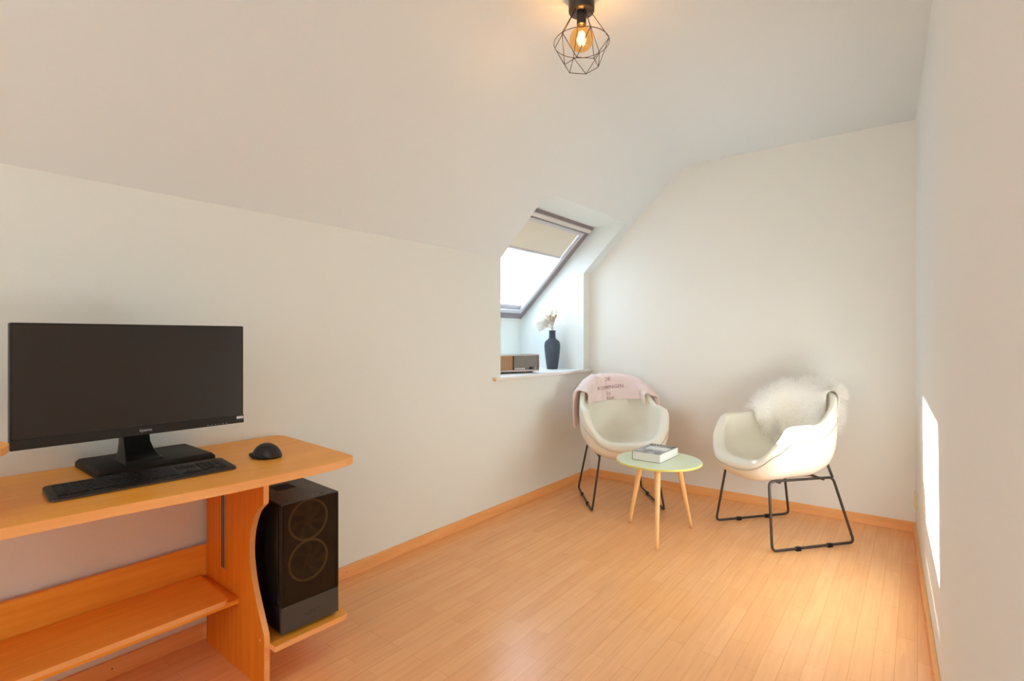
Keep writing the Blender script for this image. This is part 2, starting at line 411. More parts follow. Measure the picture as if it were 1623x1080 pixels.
# ---------------------------------------------------------------- socket on the right wall
sk = thing('wall_socket', 'small cream wall socket low on the right wall beside the far corner', 'socket')
extrude_poly('plate', [rr(.10, 0, .19), rr(.18, 0, .19), rr(.18, 0, .275), rr(.10, 0, .275)], -bd*.011, M_socket, sk, .003)
V, Fc = lathe_data([(.020, 0), (.020, .0015), (.017, .0015), (.016, .0005)], 20); me = pyd('socket_face', V, Fc)
q = (-bd).to_track_quat('Z', 'Y').to_matrix().to_4x4(); q.translation = Vector(rr(.14, -.0105, .232)); me.transform(q); obj('socket_face', me, M_sill, sk)

# ---------------------------------------------------------------- desk
dk = thing('computer_desk', 'orange beech desk against the left wall with curved side panel and lower shelves', 'desk', (-1.95, .5, 0))
def dpt(o): o.matrix_parent_inverse = Matrix.Translation((1.95, -.5, 0)); return o
ZD = .765
top = [(-2.238, -.9), (-1.66, -.9), (-1.645, 0), (-1.634, .2), (-1.622, .40), (-1.603, .55), (-1.590, .68), (-1.585, .82), (-1.584, .94), (-1.588, 1.02), (-1.600, 1.075)]
top += [tuple(p) for p in round_path([(-1.600, 1.075), (-1.618, 1.122), (-1.70, 1.131)], .05, 6)][1:-1]
top += [(-1.70, 1.131), (-2.14, 1.160)] + [tuple(p) for p in round_path([(-2.14, 1.160), (-2.238, 1.166), (-2.238, 1.06)], .05, 5)][1:-1]
o = dpt(extrude_poly('desktop', [(x, y, ZD-.026) for x, y in top], (0, 0, .026), [M_beechY, M_edge], dk, .004))
for p in o.data.polygons:
    if abs(p.normal.z) < .85: p.material_index = 1
def crom(P, n=8):
    P = [np.array(p, float) for p in P]; P = [2*P[0]-P[1]]+P+[2*P[-1]-P[-2]]; out = []
    for i in range(1, len(P)-2):
        for t in np.linspace(0, 1, n, endpoint=False):
            a, b, c, d = P[i-1:i+3]; out.append(.5*((2*b)+(-a+c)*t+(2*a-5*b+4*c-d)*t*t+(-a+3*b-3*c+d)*t**3))
    out.append(P[-2]); return out
cv = crom([(-1.742, .632), (-1.785, .60), (-1.815, .555), (-1.834, .50), (-1.839, .443), (-1.830, .39), (-1.814, .34), (-1.790, .29), (-1.760, .235), (-1.734, .19)], 4)
pp = [(-2.2, 0), (-2.2, ZD-.026), (-1.738, ZD-.026)] + [(-1.738, .64)] + [tuple(c) for c in cv] + [(-1.732, .17), (-1.732, 0)]
def side_panel(y):
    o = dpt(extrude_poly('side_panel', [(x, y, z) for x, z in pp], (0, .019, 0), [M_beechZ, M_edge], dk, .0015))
    for p in o.data.polygons:
        if abs(p.normal.y) < .8: p.material_index = 1
    return o
side_panel(.846); side_panel(-.62)
dpt(box('back_board', -2.217, -2.199, -.601, .846, .262, .385, M_beechY, dk, .001))
dpt(box('lower_shelf', -2.199, -1.918, -.601, .846, .242, .258, M_beechY, dk, .0015))
o = dpt(box('metal_rail', -2.058, -2.030, .842, .8465, .335, ZD-.03, M_alu, dk))
bm = bmesh.new()
for x in (-2.0525, -2.0395): box_bm(bm, x, x+.004, .8412, .8425, .34, ZD-.035)
dpt(obj('slot', fin(bm, 'slot'), M_dark, dk)).parent = o; bpy.context.view_layer.update()
for ch in o.children: ch.matrix_parent_inverse = Matrix.Identity(4)
sh = [(-2.19, .866, 0), (-1.70, .866, 0)] + [(x, y, 0) for x, y in [tuple(p) for p in round_path([(-1.70, .90), (-1.692, 1.152), (-2.19, 1.152)], .03, 5)][1:-1]] + [(-2.19, 1.152, 0)]
o = dpt(extrude_poly('tower_shelf', [(x, y, .136) for x, y, z in sh], (0, 0, .019), [M_beechY, M_edge], dk, .0015))
for p in o.data.polygons:
    if abs(p.normal.z) < .8: p.material_index = 1
for x, z in ((-1.775, .71), (-1.762, .165)):
    V, Fc = lathe_data([(.004, 0), (.004, .0012)], 12); me = pyd('screw_cap', V, Fc); me.transform(Matrix.Translation((x, .8462, z)) @ Matrix.Rotation(R_(90), 4, 'X')); dpt(obj('screw_cap', me, M_leg, dk))
# loose plank lying on the lower shelf
pk = round_path([(-2.188, .79), (-1.905, .79), (-1.905, -.55)], .022, 5)
o = extrude_poly('shelf_board', [(-2.188, -.55, .2585)]+[(p[0], p[1]+.012*(p[0]+2.2)/-.3+.03, .2585) for p in pk], (0, 0, .017), [M_beechY, M_edge], None, .002)
for p in o.data.polygons:
    if abs(p.normal.z) < .8: p.material_index = 1
o['label'] = 'loose beech board with rounded corner lying on the low shelf under the desk'; o['category'] = 'board'
# raised shelf whose rounded tip enters at the left edge
rs = thing('raised_shelf', 'rounded end of a raised beech shelf left of the monitor, cut by the photo edge', 'shelf', (-1.86, -.1, ZD))
pts = [(-.15, -.35), (.15, -.35)] + [(.15*math.cos(a), .18+.16*math.sin(a)) for a in np.linspace(0, math.pi, 22)]
o = extrude_poly('shelf_top', [(x, y, .140) for x, y in pts], (0, 0, .019), [M_beechY, M_edge], rs, .002)
for p in o.data.polygons:
    if abs(p.normal.z) < .8: p.material_index = 1
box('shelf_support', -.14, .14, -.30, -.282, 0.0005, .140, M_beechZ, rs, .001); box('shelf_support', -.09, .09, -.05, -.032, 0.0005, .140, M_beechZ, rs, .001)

# ---------------------------------------------------------------- monitor
mo = thing('monitor', 'large black widescreen monitor standing on the desk behind the keyboard, screen off', 'monitor', (-2.05, .56, ZD+.0005))
def mb(name, x0, x1, y0, y1, z0, z1, m, par=mo, bevel=0): # world coordinates
    return box(name, x0+2.05, x1+2.05, y0-.56, y1-.56, z0-ZD, z1-ZD, m, par, bevel)
mb('housing', -1.962, -1.932, .251, .868, .889, 1.240, M_black, mo, .004)
mb('housing_back', -2.01, -1.960, .33, .79, .94, 1.20, M_blackm, mo, .018)
sc = mb('screen', -1.9325, -1.9305, .256, .864, .9185, 1.2355, M_screen)
bz = mb('bezel', -1.933, -1.9295, .2515, .8675, .8895, .918, M_bezel, mo, .001)
F1 = frame_mtx((-1.9292+2.05, .564-.56, .9045-ZD), (0, 1, 0), (0, 0, 1))
put_text('logo', 'iiyama', .0135, F1, M_logo, bz, .0002, spacing=1.0)
mb('energy_label', -1.9298, -1.9290, .842, .8655, .905, .914, M_label, bz)
for k, y in enumerate((.745, .757, .769, .781, .793, .805)):
    mb('button_mark', -1.9297, -1.9291, y, y+.0045, .8935, .8948, M_logo, bz)
def loft(name, rings, m, parent, smooth=True):
    V = []; Fc = []; k = len(rings[0])
    for r in rings: V += r
    for i in range(len(rings)-1):
        for j in range(k): Fc.append((i*k+j, i*k+(j+1) % k, (i+1)*k+(j+1) % k, (i+1)*k+j))
    Fc.append(tuple(range(k))[::-1]); Fc.append(tuple((len(rings)-1)*k+j for j in range(k)))
    return autosmooth(obj(name, pyd(name, V, Fc), m, parent), 40)
def rrect(x0, x1, y0, y1, z, r=.006, s=3):
    P = round_path([(x0, y0, z), (x1, y0, z), (x1, y1, z), (x0, y1, z)], r, s, True); return [tuple(p) for p in P]
rings = []
for z, x0, x1, y0, y1 in ((.7915, -2.10, -1.985, .524, .636), (.800, -2.10, -1.99, .526, .632), (.803, -2.10, -2.00, .528, .626), (.825, -2.09, -2.015, .530, .614), (.85, -2.085, -2.03, .531, .608), (.90, -2.08, -2.04, .531, .606), (.96, -2.08, -2.04, .531, .606)):
    rings.append(rrect(x0+2.05, x1+2.05, y0-.56, y1-.56, z-ZD))
loft('stand_neck', rings, M_black, mo)
mb('neck_joint', -2.06, -2.008, .54, .60, .94, 1.06, M_blackm, mo, .004)
rings = [rrect(-2.225+2.05, -1.955+2.05, .447-.56, .782-.56, 0, .006), rrect(-2.225+2.05, -1.955+2.05, .447-.56, .782-.56, .016, .006), rrect(-2.215+2.05, -1.965+2.05, .455-.56, .774-.56, .0255, .006)]
loft('stand_base', rings, M_blackm, mo)

# ---------------------------------------------------------------- keyboard
kb = thing('keyboard', 'slim black full-size keyboard lying on the desk in front of the monitor', 'keyboard', (-1.842, .543, ZD+.0005), R_(-2.6))
KL, KW = .232, .072  # half length (Y), half depth (X)
def kz(x): return .008+.009*(KW-x)/(2*KW)  # higher at the wall side
r0 = [tuple(p) for p in round_path([(-KW, -KL, 0), (KW, -KL, 0), (KW, KL, 0), (-KW, KL, 0)], .018, 4, True)]
rings = [[(x*.985, y*.995, 0) for x, y, z in r0], [(x, y, .002) for x, y, z in r0], [(x, y, kz(x)-.002) for x, y, z in r0], [(x*.985, y*.995, kz(x)) for x, y, z in r0]]
loft('body', rings, M_kbd, kb)
rings = [[(x*1.008, y*1.002, .001) for x, y, z in r0], [(x*1.008, y*1.002, kz(x)-.003) for x, y, z in r0]]
loft('metal_trim', rings, M_keyrim, kb)
bm = bmesh.new(); box_bm(bm, -.0082, .0082, -.0082, .0082, 0, .0026, .0012); kme = fin(bm, 'key'); kme.materials.append(M_key)
P_ = .0192
def key(cx, cy, wy=1.0, sx=1.0):
    o = bpy.data.objects.new('key', kme); COL.objects.link(o); o.parent = kb
    o.location = (cx, cy, kz(cx)-.0003); o.scale = (sx, (wy*P_-.0028)/.0164, 1); o.rotation_euler = (0, math.atan(.009/(2*KW)), 0)
xs = [-.056, -.038, -.019, 0, .019, .038]
y0 = -.214
rows = [([1.0]*15, .62), ([1.0]*13+[2], 1), ([1.5]+[1]*12+[1.5], 1), ([1.75]+[1]*11+[2.25], 1), ([1.25]+[1]*11+[2.75], 1), ([1.25, 1.25, 1.25, 6.0, 1.25, 1.25, 1.25, 1.5], 1)]
for i, (ws, sx) in enumerate(rows):
    y = y0
    for w_ in ws: key(xs[i], y+w_*P_/2, w_, sx); y += w_*P_
yn = y0+15.35*P_
for i, sx in ((0, .62), (1, 1), (2, 1)):
    for k in range(3): key(xs[i], yn+(k+.5)*P_*.95, .95, sx) if i else None
key(xs[4], yn+1.5*P_*.95, .95)
for k in range(3): key(xs[5], yn+(k+.5)*P_*.95, .95)
yp = yn+3.1*P_
for i in range(1, 6):
    for k in range(4):
        if i == 5 and k == 1: continue
        key(xs[i], yp+(k+.5)*P_*.93, .93)

# ---------------------------------------------------------------- mouse
ms = thing('computer_mouse', 'black ergonomic mouse with thumb rest on the right end of the desktop', 'mouse', (-1.865, .918, ZD+.0005), R_(6))
def sup(c, p): return math.copysign(abs(c)**p, c)
V = []; NA, NR = 40, 14
def mouse_h(x, y):   # x: + toward the user (rear), y: thumb side negative
    lx = max(0, 1-((x-.008)/.068)**2) ; ly = max(0, 1-(y/.043)**2)
    return .050*(lx**.48)*(ly**.42)
for i in range(NR+1):
    r = math.sin(i/NR*math.pi/2)
    for j in range(NA):
        a = 2*math.pi*j/NA
        x = .064*sup(math.cos(a), .85)*r; y = (.040+.004*math.cos(a))*sup(math.sin(a), .85)*r
        xx, yy = x*.999, y*.999
        z = .046*(max(0, 1-r**2.3))**.6*(1-.35*max(0, -x/.064)**1.5-.05*max(0, x/.064))
        z = max(z, .0)+.004
        if y < -.02: y += .004*(1-abs(x)/.064)*math.sin(min(1, z/.04)*math.pi)  # scooped thumb side
        V.append((x, y, z))
for j in range(NA): a = V[NR*NA+j]; V.append((a[0]*.97, a[1]*.97, 0))
Fc = []
for i in range(NR+1):
    for j in range(NA): Fc.append((i*NA+j, i*NA+(j+1) % NA, (i+1)*NA+(j+1) % NA, (i+1)*NA+j))
Fc.append(tuple((NR+1)*NA+j for j in range(NA)))
o = obj('shell', pyd('shell', V, Fc), M_mouse, ms, True)
V = []; 
for i in range(7):
    ph = -math.pi/2+math.pi*i/6
    for j in range(24):
        a = 2*math.pi*j/24
        V.append((.006+.050*math.cos(a)*math.cos(ph)**.6, -.034+.022*math.sin(a)*math.cos(ph)**.6, .007+.0065*math.sin(ph)+.006*max(0, -math.cos(a))*math.cos(ph)))
Fc = [(i*24+j, i*24+(j+1) % 24, (i+1)*24+(j+1) % 24, (i+1)*24+j) for i in range(6) for j in range(24)]
obj('thumb_rest', pyd('thumb_rest', V, Fc), M_blackm, ms, True)

# ---------------------------------------------------------------- computer tower
ct = thing('computer_tower', 'black computer tower with two round front fans on the shelf under the desk end', 'computer', (-1.935, 1.022, .1555), R_(-3.0))
TX, TY, TH = .214, .108, .464
box('body', -TX, TX-.012, -TY, TY, .012, TH-.004, M_case, ct, .003)
box('top_panel', -TX, TX, -TY, TY, TH-.004, TH, M_casetop, ct, .0015)
for y in (-.08, .08):
    for x in (-.17, .17): box('foot', x-.02, x+.02, y-.012, y+.012, 0, .013, M_blackm, ct, .002)
box('front_frame', TX-.013, TX-.001, -TY, -TY+.008, .10, TH-.004, M_case, ct); box('front_frame', TX-.013, TX-.001, TY-.008, TY, .10, TH-.004, M_case, ct)
box('lower_front_panel', TX-.013, TX, -TY, TY, .012, .104, M_caseg, ct, .0015)
box('side_glass', -TX+.01, TX-.02, -TY-.004, -TY, .105, TH-.008, M_bezel, ct, .001)
for zc in (.240, .385):
    fan = bpy.data.objects.new('fan', None); COL.objects.link(fan); fan.parent = ct; fan.location = (TX-.0085, -.006, zc)
    def tr(me): me.transform(Matrix.Rotation(R_(90), 4, 'Y')); return me
    o = obj('fan_ring', tr(pyd('fan_ring', *(lambda a: (a.V, a.F))(MB().tube([(.071*math.cos(t), .071*math.sin(t), 0) for t in np.linspace(0, 2*math.pi, 49)[:-1]], .0042, 8, closed=True)))), M_fanring, fan, True)
    obj('hub', tr(pyd('hub', *lathe_data([(.02, -.002), (.02, .003), (.017, .004)], 24))), M_fan, fan, True)
    mbb = MB()
    for k in range(7):
        a0 = 2*math.pi*k/7; Vb = []
        for r in np.linspace(.019, .066, 5):
            for side in (0, 1):
                a = a0+side*.42+(r-.019)*7; Vb.append((r*math.cos(a), r*math.sin(a), .002-side*.004))
        mbb.add(Vb, [(2*i, 2*i+1, 2*i+3, 2*i+2) for i in range(4)])
    me = pyd('blades', mbb.V, mbb.F); obj('blades', tr(me), M_fan, fan)
box('front_glass', TX-.004, TX-.001, -TY+.002, TY-.002, .105, TH-.005, M_tint, ct)
F1 = frame_mtx((TX+.0002, .002, .052), (0, 1, 0), (0, 0, 1)); put_text('logo', 'NZXT', .020, F1, M_case, ct, .0003, spacing=1.1)
for x, y, r in ((.188, .020, .0022), (.188, .036, .0022), (.188, .055, .0055), (.188, .082, .0022)):
    me = pyd('port', *lathe_data([(r, TH-.0005), (r, TH+.0008)], 14, (x, y))); obj('port', me, M_dark if r > .003 else M_logo, ct)
bm = bmesh.new()
for k in range(7): box_bm(bm, -.03+k*.011, -.024+k*.011, -.045, .03, TH-.0002, TH+.0006)
obj('top_vent', fin(bm, 'top_vent'), M_dark, ct)

# ---------------------------------------------------------------- tub chairs
RIM = [(.010, 0, .450), (.011, .09, .454), (.018, .15, .472), (.032, .198, .518), (.050, .232, .592), (.078, .248, .664), (.110, .253, .684), (.17, .254, .690), (.27, .250, .696), (.345, .240, .735), (.412, .218, .800), (.464, .170, .850), (.496, .090, .866)]
loop = RIM+[(.504, 0, .870)]+[(u, -v, z) for u, v, z in RIM[1:][::-1]]
LP = np.array(loop)
def rim(s):   # s in [0,1): 0 front centre, .5 back centre; v>0 first half
    n = len(LP); x = (s % 1)*n; i = int(x); t = x-i; a, b, c, d = (LP[(i+k) % n] for k in (-1, 0, 1, 2))
    return .5*((2*b)+(-a+c)*t+(2*a-5*b+4*c-d)*t*t+(-a+3*b-3*c+d)*t**3)
C0 = np.array([.235, 0, .425])
_DC = []
def dimples():
    if not _DC:
        for s0, r0, amp in ((.40, .66, .020), (.50, .64, .022), (.60, .66, .020), (.445, .93, .018), (.555, .93, .018), (.25, .45, .012), (.75, .45, .012)): _DC.append((base_in(s0, r0), amp))
    return _DC
def inner(s, r):
    q = rim(s); ph = r*math.pi/2; e = 2/4.0; g = math.sin(ph)**e; k = 1-max(0, math.cos(ph))**e
    p = np.array([C0[0]+(q[0]-C0[0])*g, q[1]*g, C0[2]+(q[2]-C0[2])*k])
    for c_, amp in dimples():
        d2 = float(np.sum((p-c_)**2)); w = amp*math.exp(-d2/(2*.019**2))
        if w > .0004: p = p+w*nrm_raw(s, r)
    return p
def base_in(s, r):
    q = rim(s); ph = r*math.pi/2; e = 2/4.0; g = math.sin(max(ph, 1e-6))**e; k = 1-max(0, math.cos(ph))**e
    return np.array([C0[0]+(q[0]-C0[0])*g, q[1]*g, C0[2]+(q[2]-C0[2])*k])
def nrm_raw(s, r):   # pointing away from the sitter
    r = min(max(r, .02), .97); h = 1e-3
    a = base_in(s+h, r)-base_in(s-h, r); b = base_in(s, r+h)-base_in(s, r-h); n = np.cross(a, b); n /= np.linalg.norm(n)+1e-12
    c = base_in(s, r)-np.array([.23, 0, .75])
    return n if np.dot(n, c) > 0 else -n
def thick(s, r):
    f = (math.cos(2*math.pi*s)+1)/2; ts = .036+.062*f**3
    return .050*(1-r**2)+ts*r**2
def outer(s, r): return base_in(s, r)+nrm_raw(s, r)*thick(s, r)
def shell_mesh():
    NS, NI = 96, 26; V = [inner(0, 1e-4)*1.0]; rows = []
    rings = []
    rr_ = [math.sin(i/NI*math.pi/2)**.9 for i in range(1, NI+1)]
    for r in rr_: rings.append([inner(j/NS, r) for j in range(NS)])
    arc = []
    for k in range(1, 6):
        a = math.pi*k/6; ring_ = []
        for j in range(NS):
            s = j/NS; A = inner(s, 1); B = outer(s, 1); mid = (A+B)/2; h = (A-B)/2
            up = base_in(s, 1)-base_in(s, .93); up /= np.linalg.norm(up)
            ring_.append(mid+h*math.cos(a)+up*np.linalg.norm(h)*.8*math.sin(a))
        rings.append(ring_)
    for r in rr_[::-1]: rings.append([outer(j/NS, r) for j in range(NS)])
    for R in rings: V += R
    last = len(V); V.append(outer(0, .0005))
    Fc = [(0, 1+j, 1+(j+1) % NS) for j in range(NS)]
    for i in range(len(rings)-1):
        for j in range(NS): Fc.append((1+i*NS+j, 1+(i+1)*NS+j, 1+(i+1)*NS+(j+1) % NS, 1+i*NS+(j+1) % NS))
    b = 1+(len(rings)-1)*NS
    Fc += [(last, b+(j+1) % NS, b+j) for j in range(NS)]
    bm = bmesh.new(); me = pyd('shell', V, Fc); bm.from_mesh(me); bmesh.ops.recalc_face_normals(bm, faces=bm.faces); bm.to_mesh(me); bm.free(); return me
def to_local(p): return (p[0], p[1], p[2])      # local x = toward the back, y = across, z = up
def make_chair(label, loc, rz):
    t = thing('tub_chair', label, 'armchair', loc, rz, 'cream tub armchairs on sled frames')
    obj('shell', shell_mesh(), M_leather, t, True)
    P = []
    for j in range(120):
        s = j/120; P.append(outer(s, .955)+nrm_raw(s, .955)*.0005)
    o = tube('piping', P, .0034, M_pipe, t, 8, closed=True)
    rad = .0075
    for sg in (1, -1):
        a, b = (0.0, .25*sg, rad+.006), (.555, .25*sg, rad+.006)
        c, d = (.463, .194*sg, .380), (.030, .190*sg, .382)
        fr = tube('sled_frame', round_path([a, b, c, d], .032, 6, True), rad, M_steel, t, 12, closed=True)
        for u in (.17, .385): 
            g = box('floor_glide', u-.016, u+.016, .25*sg-.0095, .25*sg+.0095, 0, .023, M_blackm, fr, .003)
        tube('back_strut', [(.461, .194*sg, .380), (.440, .176*sg, .462)], rad, M_steel, t, 12)
    for u in (.10, .40): tube('cross_bar', [(u, -.193, .372), (u, .193, .372)], rad, M_steel, t, 12)
    box('mounting_plate', .08, .42, -.10, .10, .366, .378, M_blackm, t, .002)
    return t
dR = Vector((.618, .786, 0)); dL = Vector((-.648, .762, 0))
oR = Vector((-.828, 3.284, 0)); oL = Vector((-1.553, 3.256, 0))
chR = make_chair('cream tub armchair with white sheepskin over its back, near the right wall', oR, math.atan2(dR.y, dR.x))
chL = make_chair('cream tub armchair with pink blanket over its back, in the far left corner', oL, math.atan2(dL.y, dL.x))
mR = Matrix.Translation(oR) @ Matrix.Rotation(math.atan2(dR.y, dR.x), 4, 'Z')
mL = Matrix.Translation(oL) @ Matrix.Rotation(math.atan2(dL.y, dL.x), 4, 'Z')
# in local frames y>0 is left of the direction of travel to the back: image left for both chairs

# ---------------------------------------------------------------- drapes on the chairs
def drape(s, t, off):
    """t: -1 low on the seat side ... 0 top of rim ... +1 low behind; returns point and outward normal"""
    if t < -.12:
        r = 1-(-t-.12)/.88*.75
        p = base_in(s, r); n = -nrm_raw(s, r)
    elif t > .12:
        r = 1-(t-.12)/.88*.55
        p = outer(s, r); n = nrm_raw(s, r)
    else:
        a = (t+.12)/.24*math.pi; A = base_in(s, 1); B = outer(s, 1); up = base_in(s, 1)-base_in(s, .93); up /= np.linalg.norm(up)
        h = (A-B)/2; p = (A+B)/2+h*math.cos(a)+up*np.linalg.norm(h)*.8*math.sin(a)
        hn = h/np.linalg.norm(h); n = hn*math.cos(a)+up*math.sin(a)
    return p+n*off, n
def vnoise(x, y, seed=0):
    return (math.sin(x*1.0+seed)+math.sin(y*1.3+seed*2+1.7*math.sin(x*.7))+math.sin((x+y)*.8+seed*3.1+math.sin(y*1.1)))/3

# sheepskin
def rug_low(s):    # lowest t on the seat side, for s along the rim (s<.5 : y>0 = image left)
    x = (s-.405)/.17
    return -.14-.72*max(0, 1-abs((s-.43)/.13)**2.0)
S0, S1 = .315, .575
def rug_off(a, t):
    lift = max(0, 1-abs(t)/.5)**.7
    ed = min(1, a/.08)*min(1, (1-a)/.10)
    return .018+.006*ed+.014*lift*ed+.030*lift*math.exp(-((a-.16)/.13)**2)*min(1, a/.08)
def rug_s(a, t=0):
    d = max(0, -t-.12); s0 = S0+.15*d+.006*vnoise(t*25, 3, 1); s1 = S1-.05*d+.006*vnoise(t*22, 7, 4)
    return s0+(s1-s0)*a
V = []; NA_, NB_ = 44, 26
for ia in range(NA_+1):
    a = ia/NA_; s = rug_s(a); lo = rug_low(s)+.03*vnoise(a*30, 0, 2); hi = .12+.55*math.sin(math.pi*min(1, max(0, a*1.05)))**.5
    for ib in range(NB_+1):
        t = lo+(hi-lo)*ib/NB_; p, nn = drape(rug_s(a, t), t, rug_off(a, t)+.004*vnoise(a*20, t*9)); V.append(p)
Fc = [(i*(NB_+1)+j, (i+1)*(NB_+1)+j, (i+1)*(NB_+1)+j+1, i*(NB_+1)+j+1) for i in range(NA_) for j in range(NB_)]
sk_ = thing('sheepskin', 'white long-haired sheepskin draped over the back of the right armchair', 'sheepskin', oR, math.atan2(dR.y, dR.x))
o = obj('hide', pyd('hide', V, Fc), M_furb, sk_, True)
md = o.modifiers.new('th', 'SOLIDIFY'); md.thickness = .012; md.offset = -.2
V = []; Fc = []
def strand(V, Fc, p, d, side, L, w, bend, seg=3):
    k0 = len(V); q = np.array(p, float); dd = d/np.linalg.norm(d); st = L/seg
    for i in range(seg+1):
        ww = w*(1-(i/seg)**1.5*.85); V.append(q+side*ww/2); V.append(q-side*ww/2)
        q = q+dd*st; dd = dd+bend*(1/seg); dd /= np.linalg.norm(dd)
    for i in range(seg): Fc.append((k0+2*i, k0+2*i+1, k0+2*i+3, k0+2*i+2))
for k in range(15000):
    a = rng.random() if k % 9 else 1-.07*rng.random(); s = rug_s(a); lo = rug_low(s)-.02; hi = .12+.55*math.sin(math.pi*min(1, a*1.05))**.5
    t = lo+(hi-lo)*rng.random(); s = rug_s(a, t); p, nn = drape(s, t, rug_off(a, t)-.003)
    ca, cb = vnoise(a*26, t*8, 5), vnoise(a*22+4, t*9, 9)
    g = np.array([0, 0, -1.]); edge = max(0, .10-a)*9-max(0, a-.88)*9
    tang, _ = drape(s+.004, t, rug_off(a, t)-.003); tang = tang-p; tang /= np.linalg.norm(tang)+1e-9
    d = nn*.85+tang*(.6*ca-edge)+g*(.25 if abs(t) > .12 else 0)+np.array([0, 0, .3*cb])+rng.normal(0, .16, 3)
    side = np.cross(d, rng.normal(0, 1, 3)); side /= np.linalg.norm(side)
    strand(V, Fc, p, d, side, .040+.022*rng.random(), .0021, g*.5+tang*.5*cb, 3)
obj('fur', pyd('fur', V, Fc), M_fur, sk_)['kind'] = 'stuff'

# blanket
BS0, BS1 = .352, .655
def bl_pt(a, b, off=0):
    """a along the back (0 = image left end), b 0 front hem .. 1 rear hem"""
    s = BS0+(BS1-BS0)*a
    zt = .700+.030*a-.006*math.sin(a*6+.5); lo_, hi_ = -1.0, -.13
    for _ in range(14):
        md_ = (lo_+hi_)/2
        if drape(s, md_, 0)[0][2] < zt: lo_ = md_
        else: hi_ = md_
    lo = hi_; hi = .40+.24*(1-a)**3
    t = lo*(1-b/.5) if b < .5 else hi*(b-.5)/.5
    wr = .006*vnoise(a*16+b*9, b*5, 1)+.013*math.exp(-((a-.36-.10*(.4-b))/.022)**2)*(1 if b < .45 else 0)-.010*math.exp(-((a-.41-.10*(.4-b))/.03)**2)*(1 if b < .42 else 0)+.010*math.exp(-((a-.84-.25*b)/.025)**2)-.006*math.exp(-((a-.89-.25*b)/.02)**2)+.008*math.exp(-((a-.18-.2*b)/.03)**2)
    bulge = .012*math.sin(math.pi*b/.5) if b < .5 else 0
    p, nn = drape(s, t, .027+max(-.004, wr)+bulge+off)
    fo = min(1, max(0, (b-.38)/.12))
    if a < .10: p = p+fo*np.array([0, .22*(.10-a), .018*(.10-a)/.10])
    if a > .92: p = p+fo*np.array([0, -.28*(a-.92), -.02*(a-.92)/.08])
    return p, nn
V = []; NA_, NB_ = 90, 60
for i in range(NA_+1):
    for j in range(NB_+1): V.append(bl_pt(i/NA_, j/NB_)[0])
Fc = [(i*(NB_+1)+j, (i+1)*(NB_+1)+j, (i+1)*(NB_+1)+j+1, i*(NB_+1)+j+1) for i in range(NA_) for j in range(NB_)]
bk = thing('blanket', 'folded pink fleece blanket with embroidered words over the back of the left armchair', 'blanket', oL, math.atan2(dL.y, dL.x))
o = obj('fabric', pyd('fabric', V, Fc), M_pink, bk, True)
md = o.modifiers.new('th', 'SOLIDIFY'); md.thickness = .014; md.offset = 0; md.use_rim = True
md = o.modifiers.new('ss', 'SUBSURF'); md.levels = 1; md.render_levels = 1
def bl_text(body, size, ac, bc):
    me = text_mesh(body, size, 0, spacing=1.05, res=2); n = len(me.vertices)
    bm = bmesh.new(); bm.from_mesh(me); bmesh.ops.triangulate(bm, faces=bm.faces); bm.to_mesh(me); bm.free()
    bb = np.linspace(0, .6, 49); col = np.array([bl_pt(ac, b)[0] for b in bb]); cb = np.r_[0, np.cumsum(np.linalg.norm(np.diff(col, axis=0), axis=1))]
    aa = np.linspace(ac-.3, ac+.3, 61); row = np.array([bl_pt(a, bc)[0] for a in aa]); ca = np.r_[0, np.cumsum(np.linalg.norm(np.diff(row, axis=0), axis=1))]
    r0_ = np.interp(ac, aa, ca); z0 = bl_pt(ac, bc)[0][2]
    for v in me.vertices:
        x, y = v.co.x, v.co.y; a = float(np.interp(r0_+x, ca, aa)); zt = z0+.88*y+.10*x; b0, b1 = .0, .47
        for _ in range(14):
            bm_ = (b0+b1)/2
            if bl_pt(a, bm_)[0][2] < zt: b0 = bm_
            else: b1 = bm_
        v.co = bl_pt(a, b0, .0105)[0]
    return me
for body, sz, ac, bc in (('DE', .040, .425, .238), ('KONINGIN', .044, .45, .190), ('TE', .034, .44, .115), ('RIJK', .040, .465, .035)):
    me = bl_text(body, sz, ac, bc)
    bm = bmesh.new(); bm.from_mesh(me); bm.to_mesh(me); bm.free()
    obj('embroidered_word', me, M_thread, bk)

# ---------------------------------------------------------------- side table and book
TC = Vector((-1.232, 3.0, 0))
tb = thing('side_table', 'round mint green side table on three pale wooden legs between the armchairs', 'table', TC)
TR = .25
lathe('table_top', [(TR-.004, .446), (TR, .449), (TR, .456), (TR-.002, .459), (TR-.004, .460)], [M_tabtop, M_tabedge], tb, 72)
tt = tb.children[0] if tb.children else None
for p in bpy.data.meshes['table_top'].polygons:
    if p.normal.z < .8: p.material_index = 1
    p.use_smooth = False
for fx, fy in ((-1.462, 3.084), (-1.151, 2.777), (-1.113, 3.232)):
    f = Vector((fx, fy, 0))-TC; tp = f*.56; tp.z = .4465; f.z = .0
    tube('leg', [f+(tp-f)*k for k in np.linspace(0, 1, 9)], [.0085+.0105*k for k in np.linspace(0, 1, 9)], M_leg, tb, 16)
BKc = Vector((-1.268, 3.04, .4605))
bo = thing('book', 'thick paperback book with grey photo cover lying on the mint side table', 'book', BKc, R_(-1.0))
bw, bl = .0885, .138
box('page_block', -bw+.001, bw-.002, -bl+.002, bl-.002, .001, .050, M_paper, bo)
box('front_cover', -bw, bw, -bl, bl, .050, .0512, M_cover, bo); box('back_cover', -bw, bw, -bl, bl, 0, .001, M_covdark, bo)
box('spine', -bw-.001, -bw, -bl, bl, 0, .0512, M_covdark, bo)
box('cover_band', -bw+.003, bw-.003, bl-.045, bl-.004, .0512, .0515, M_covdark, bo)
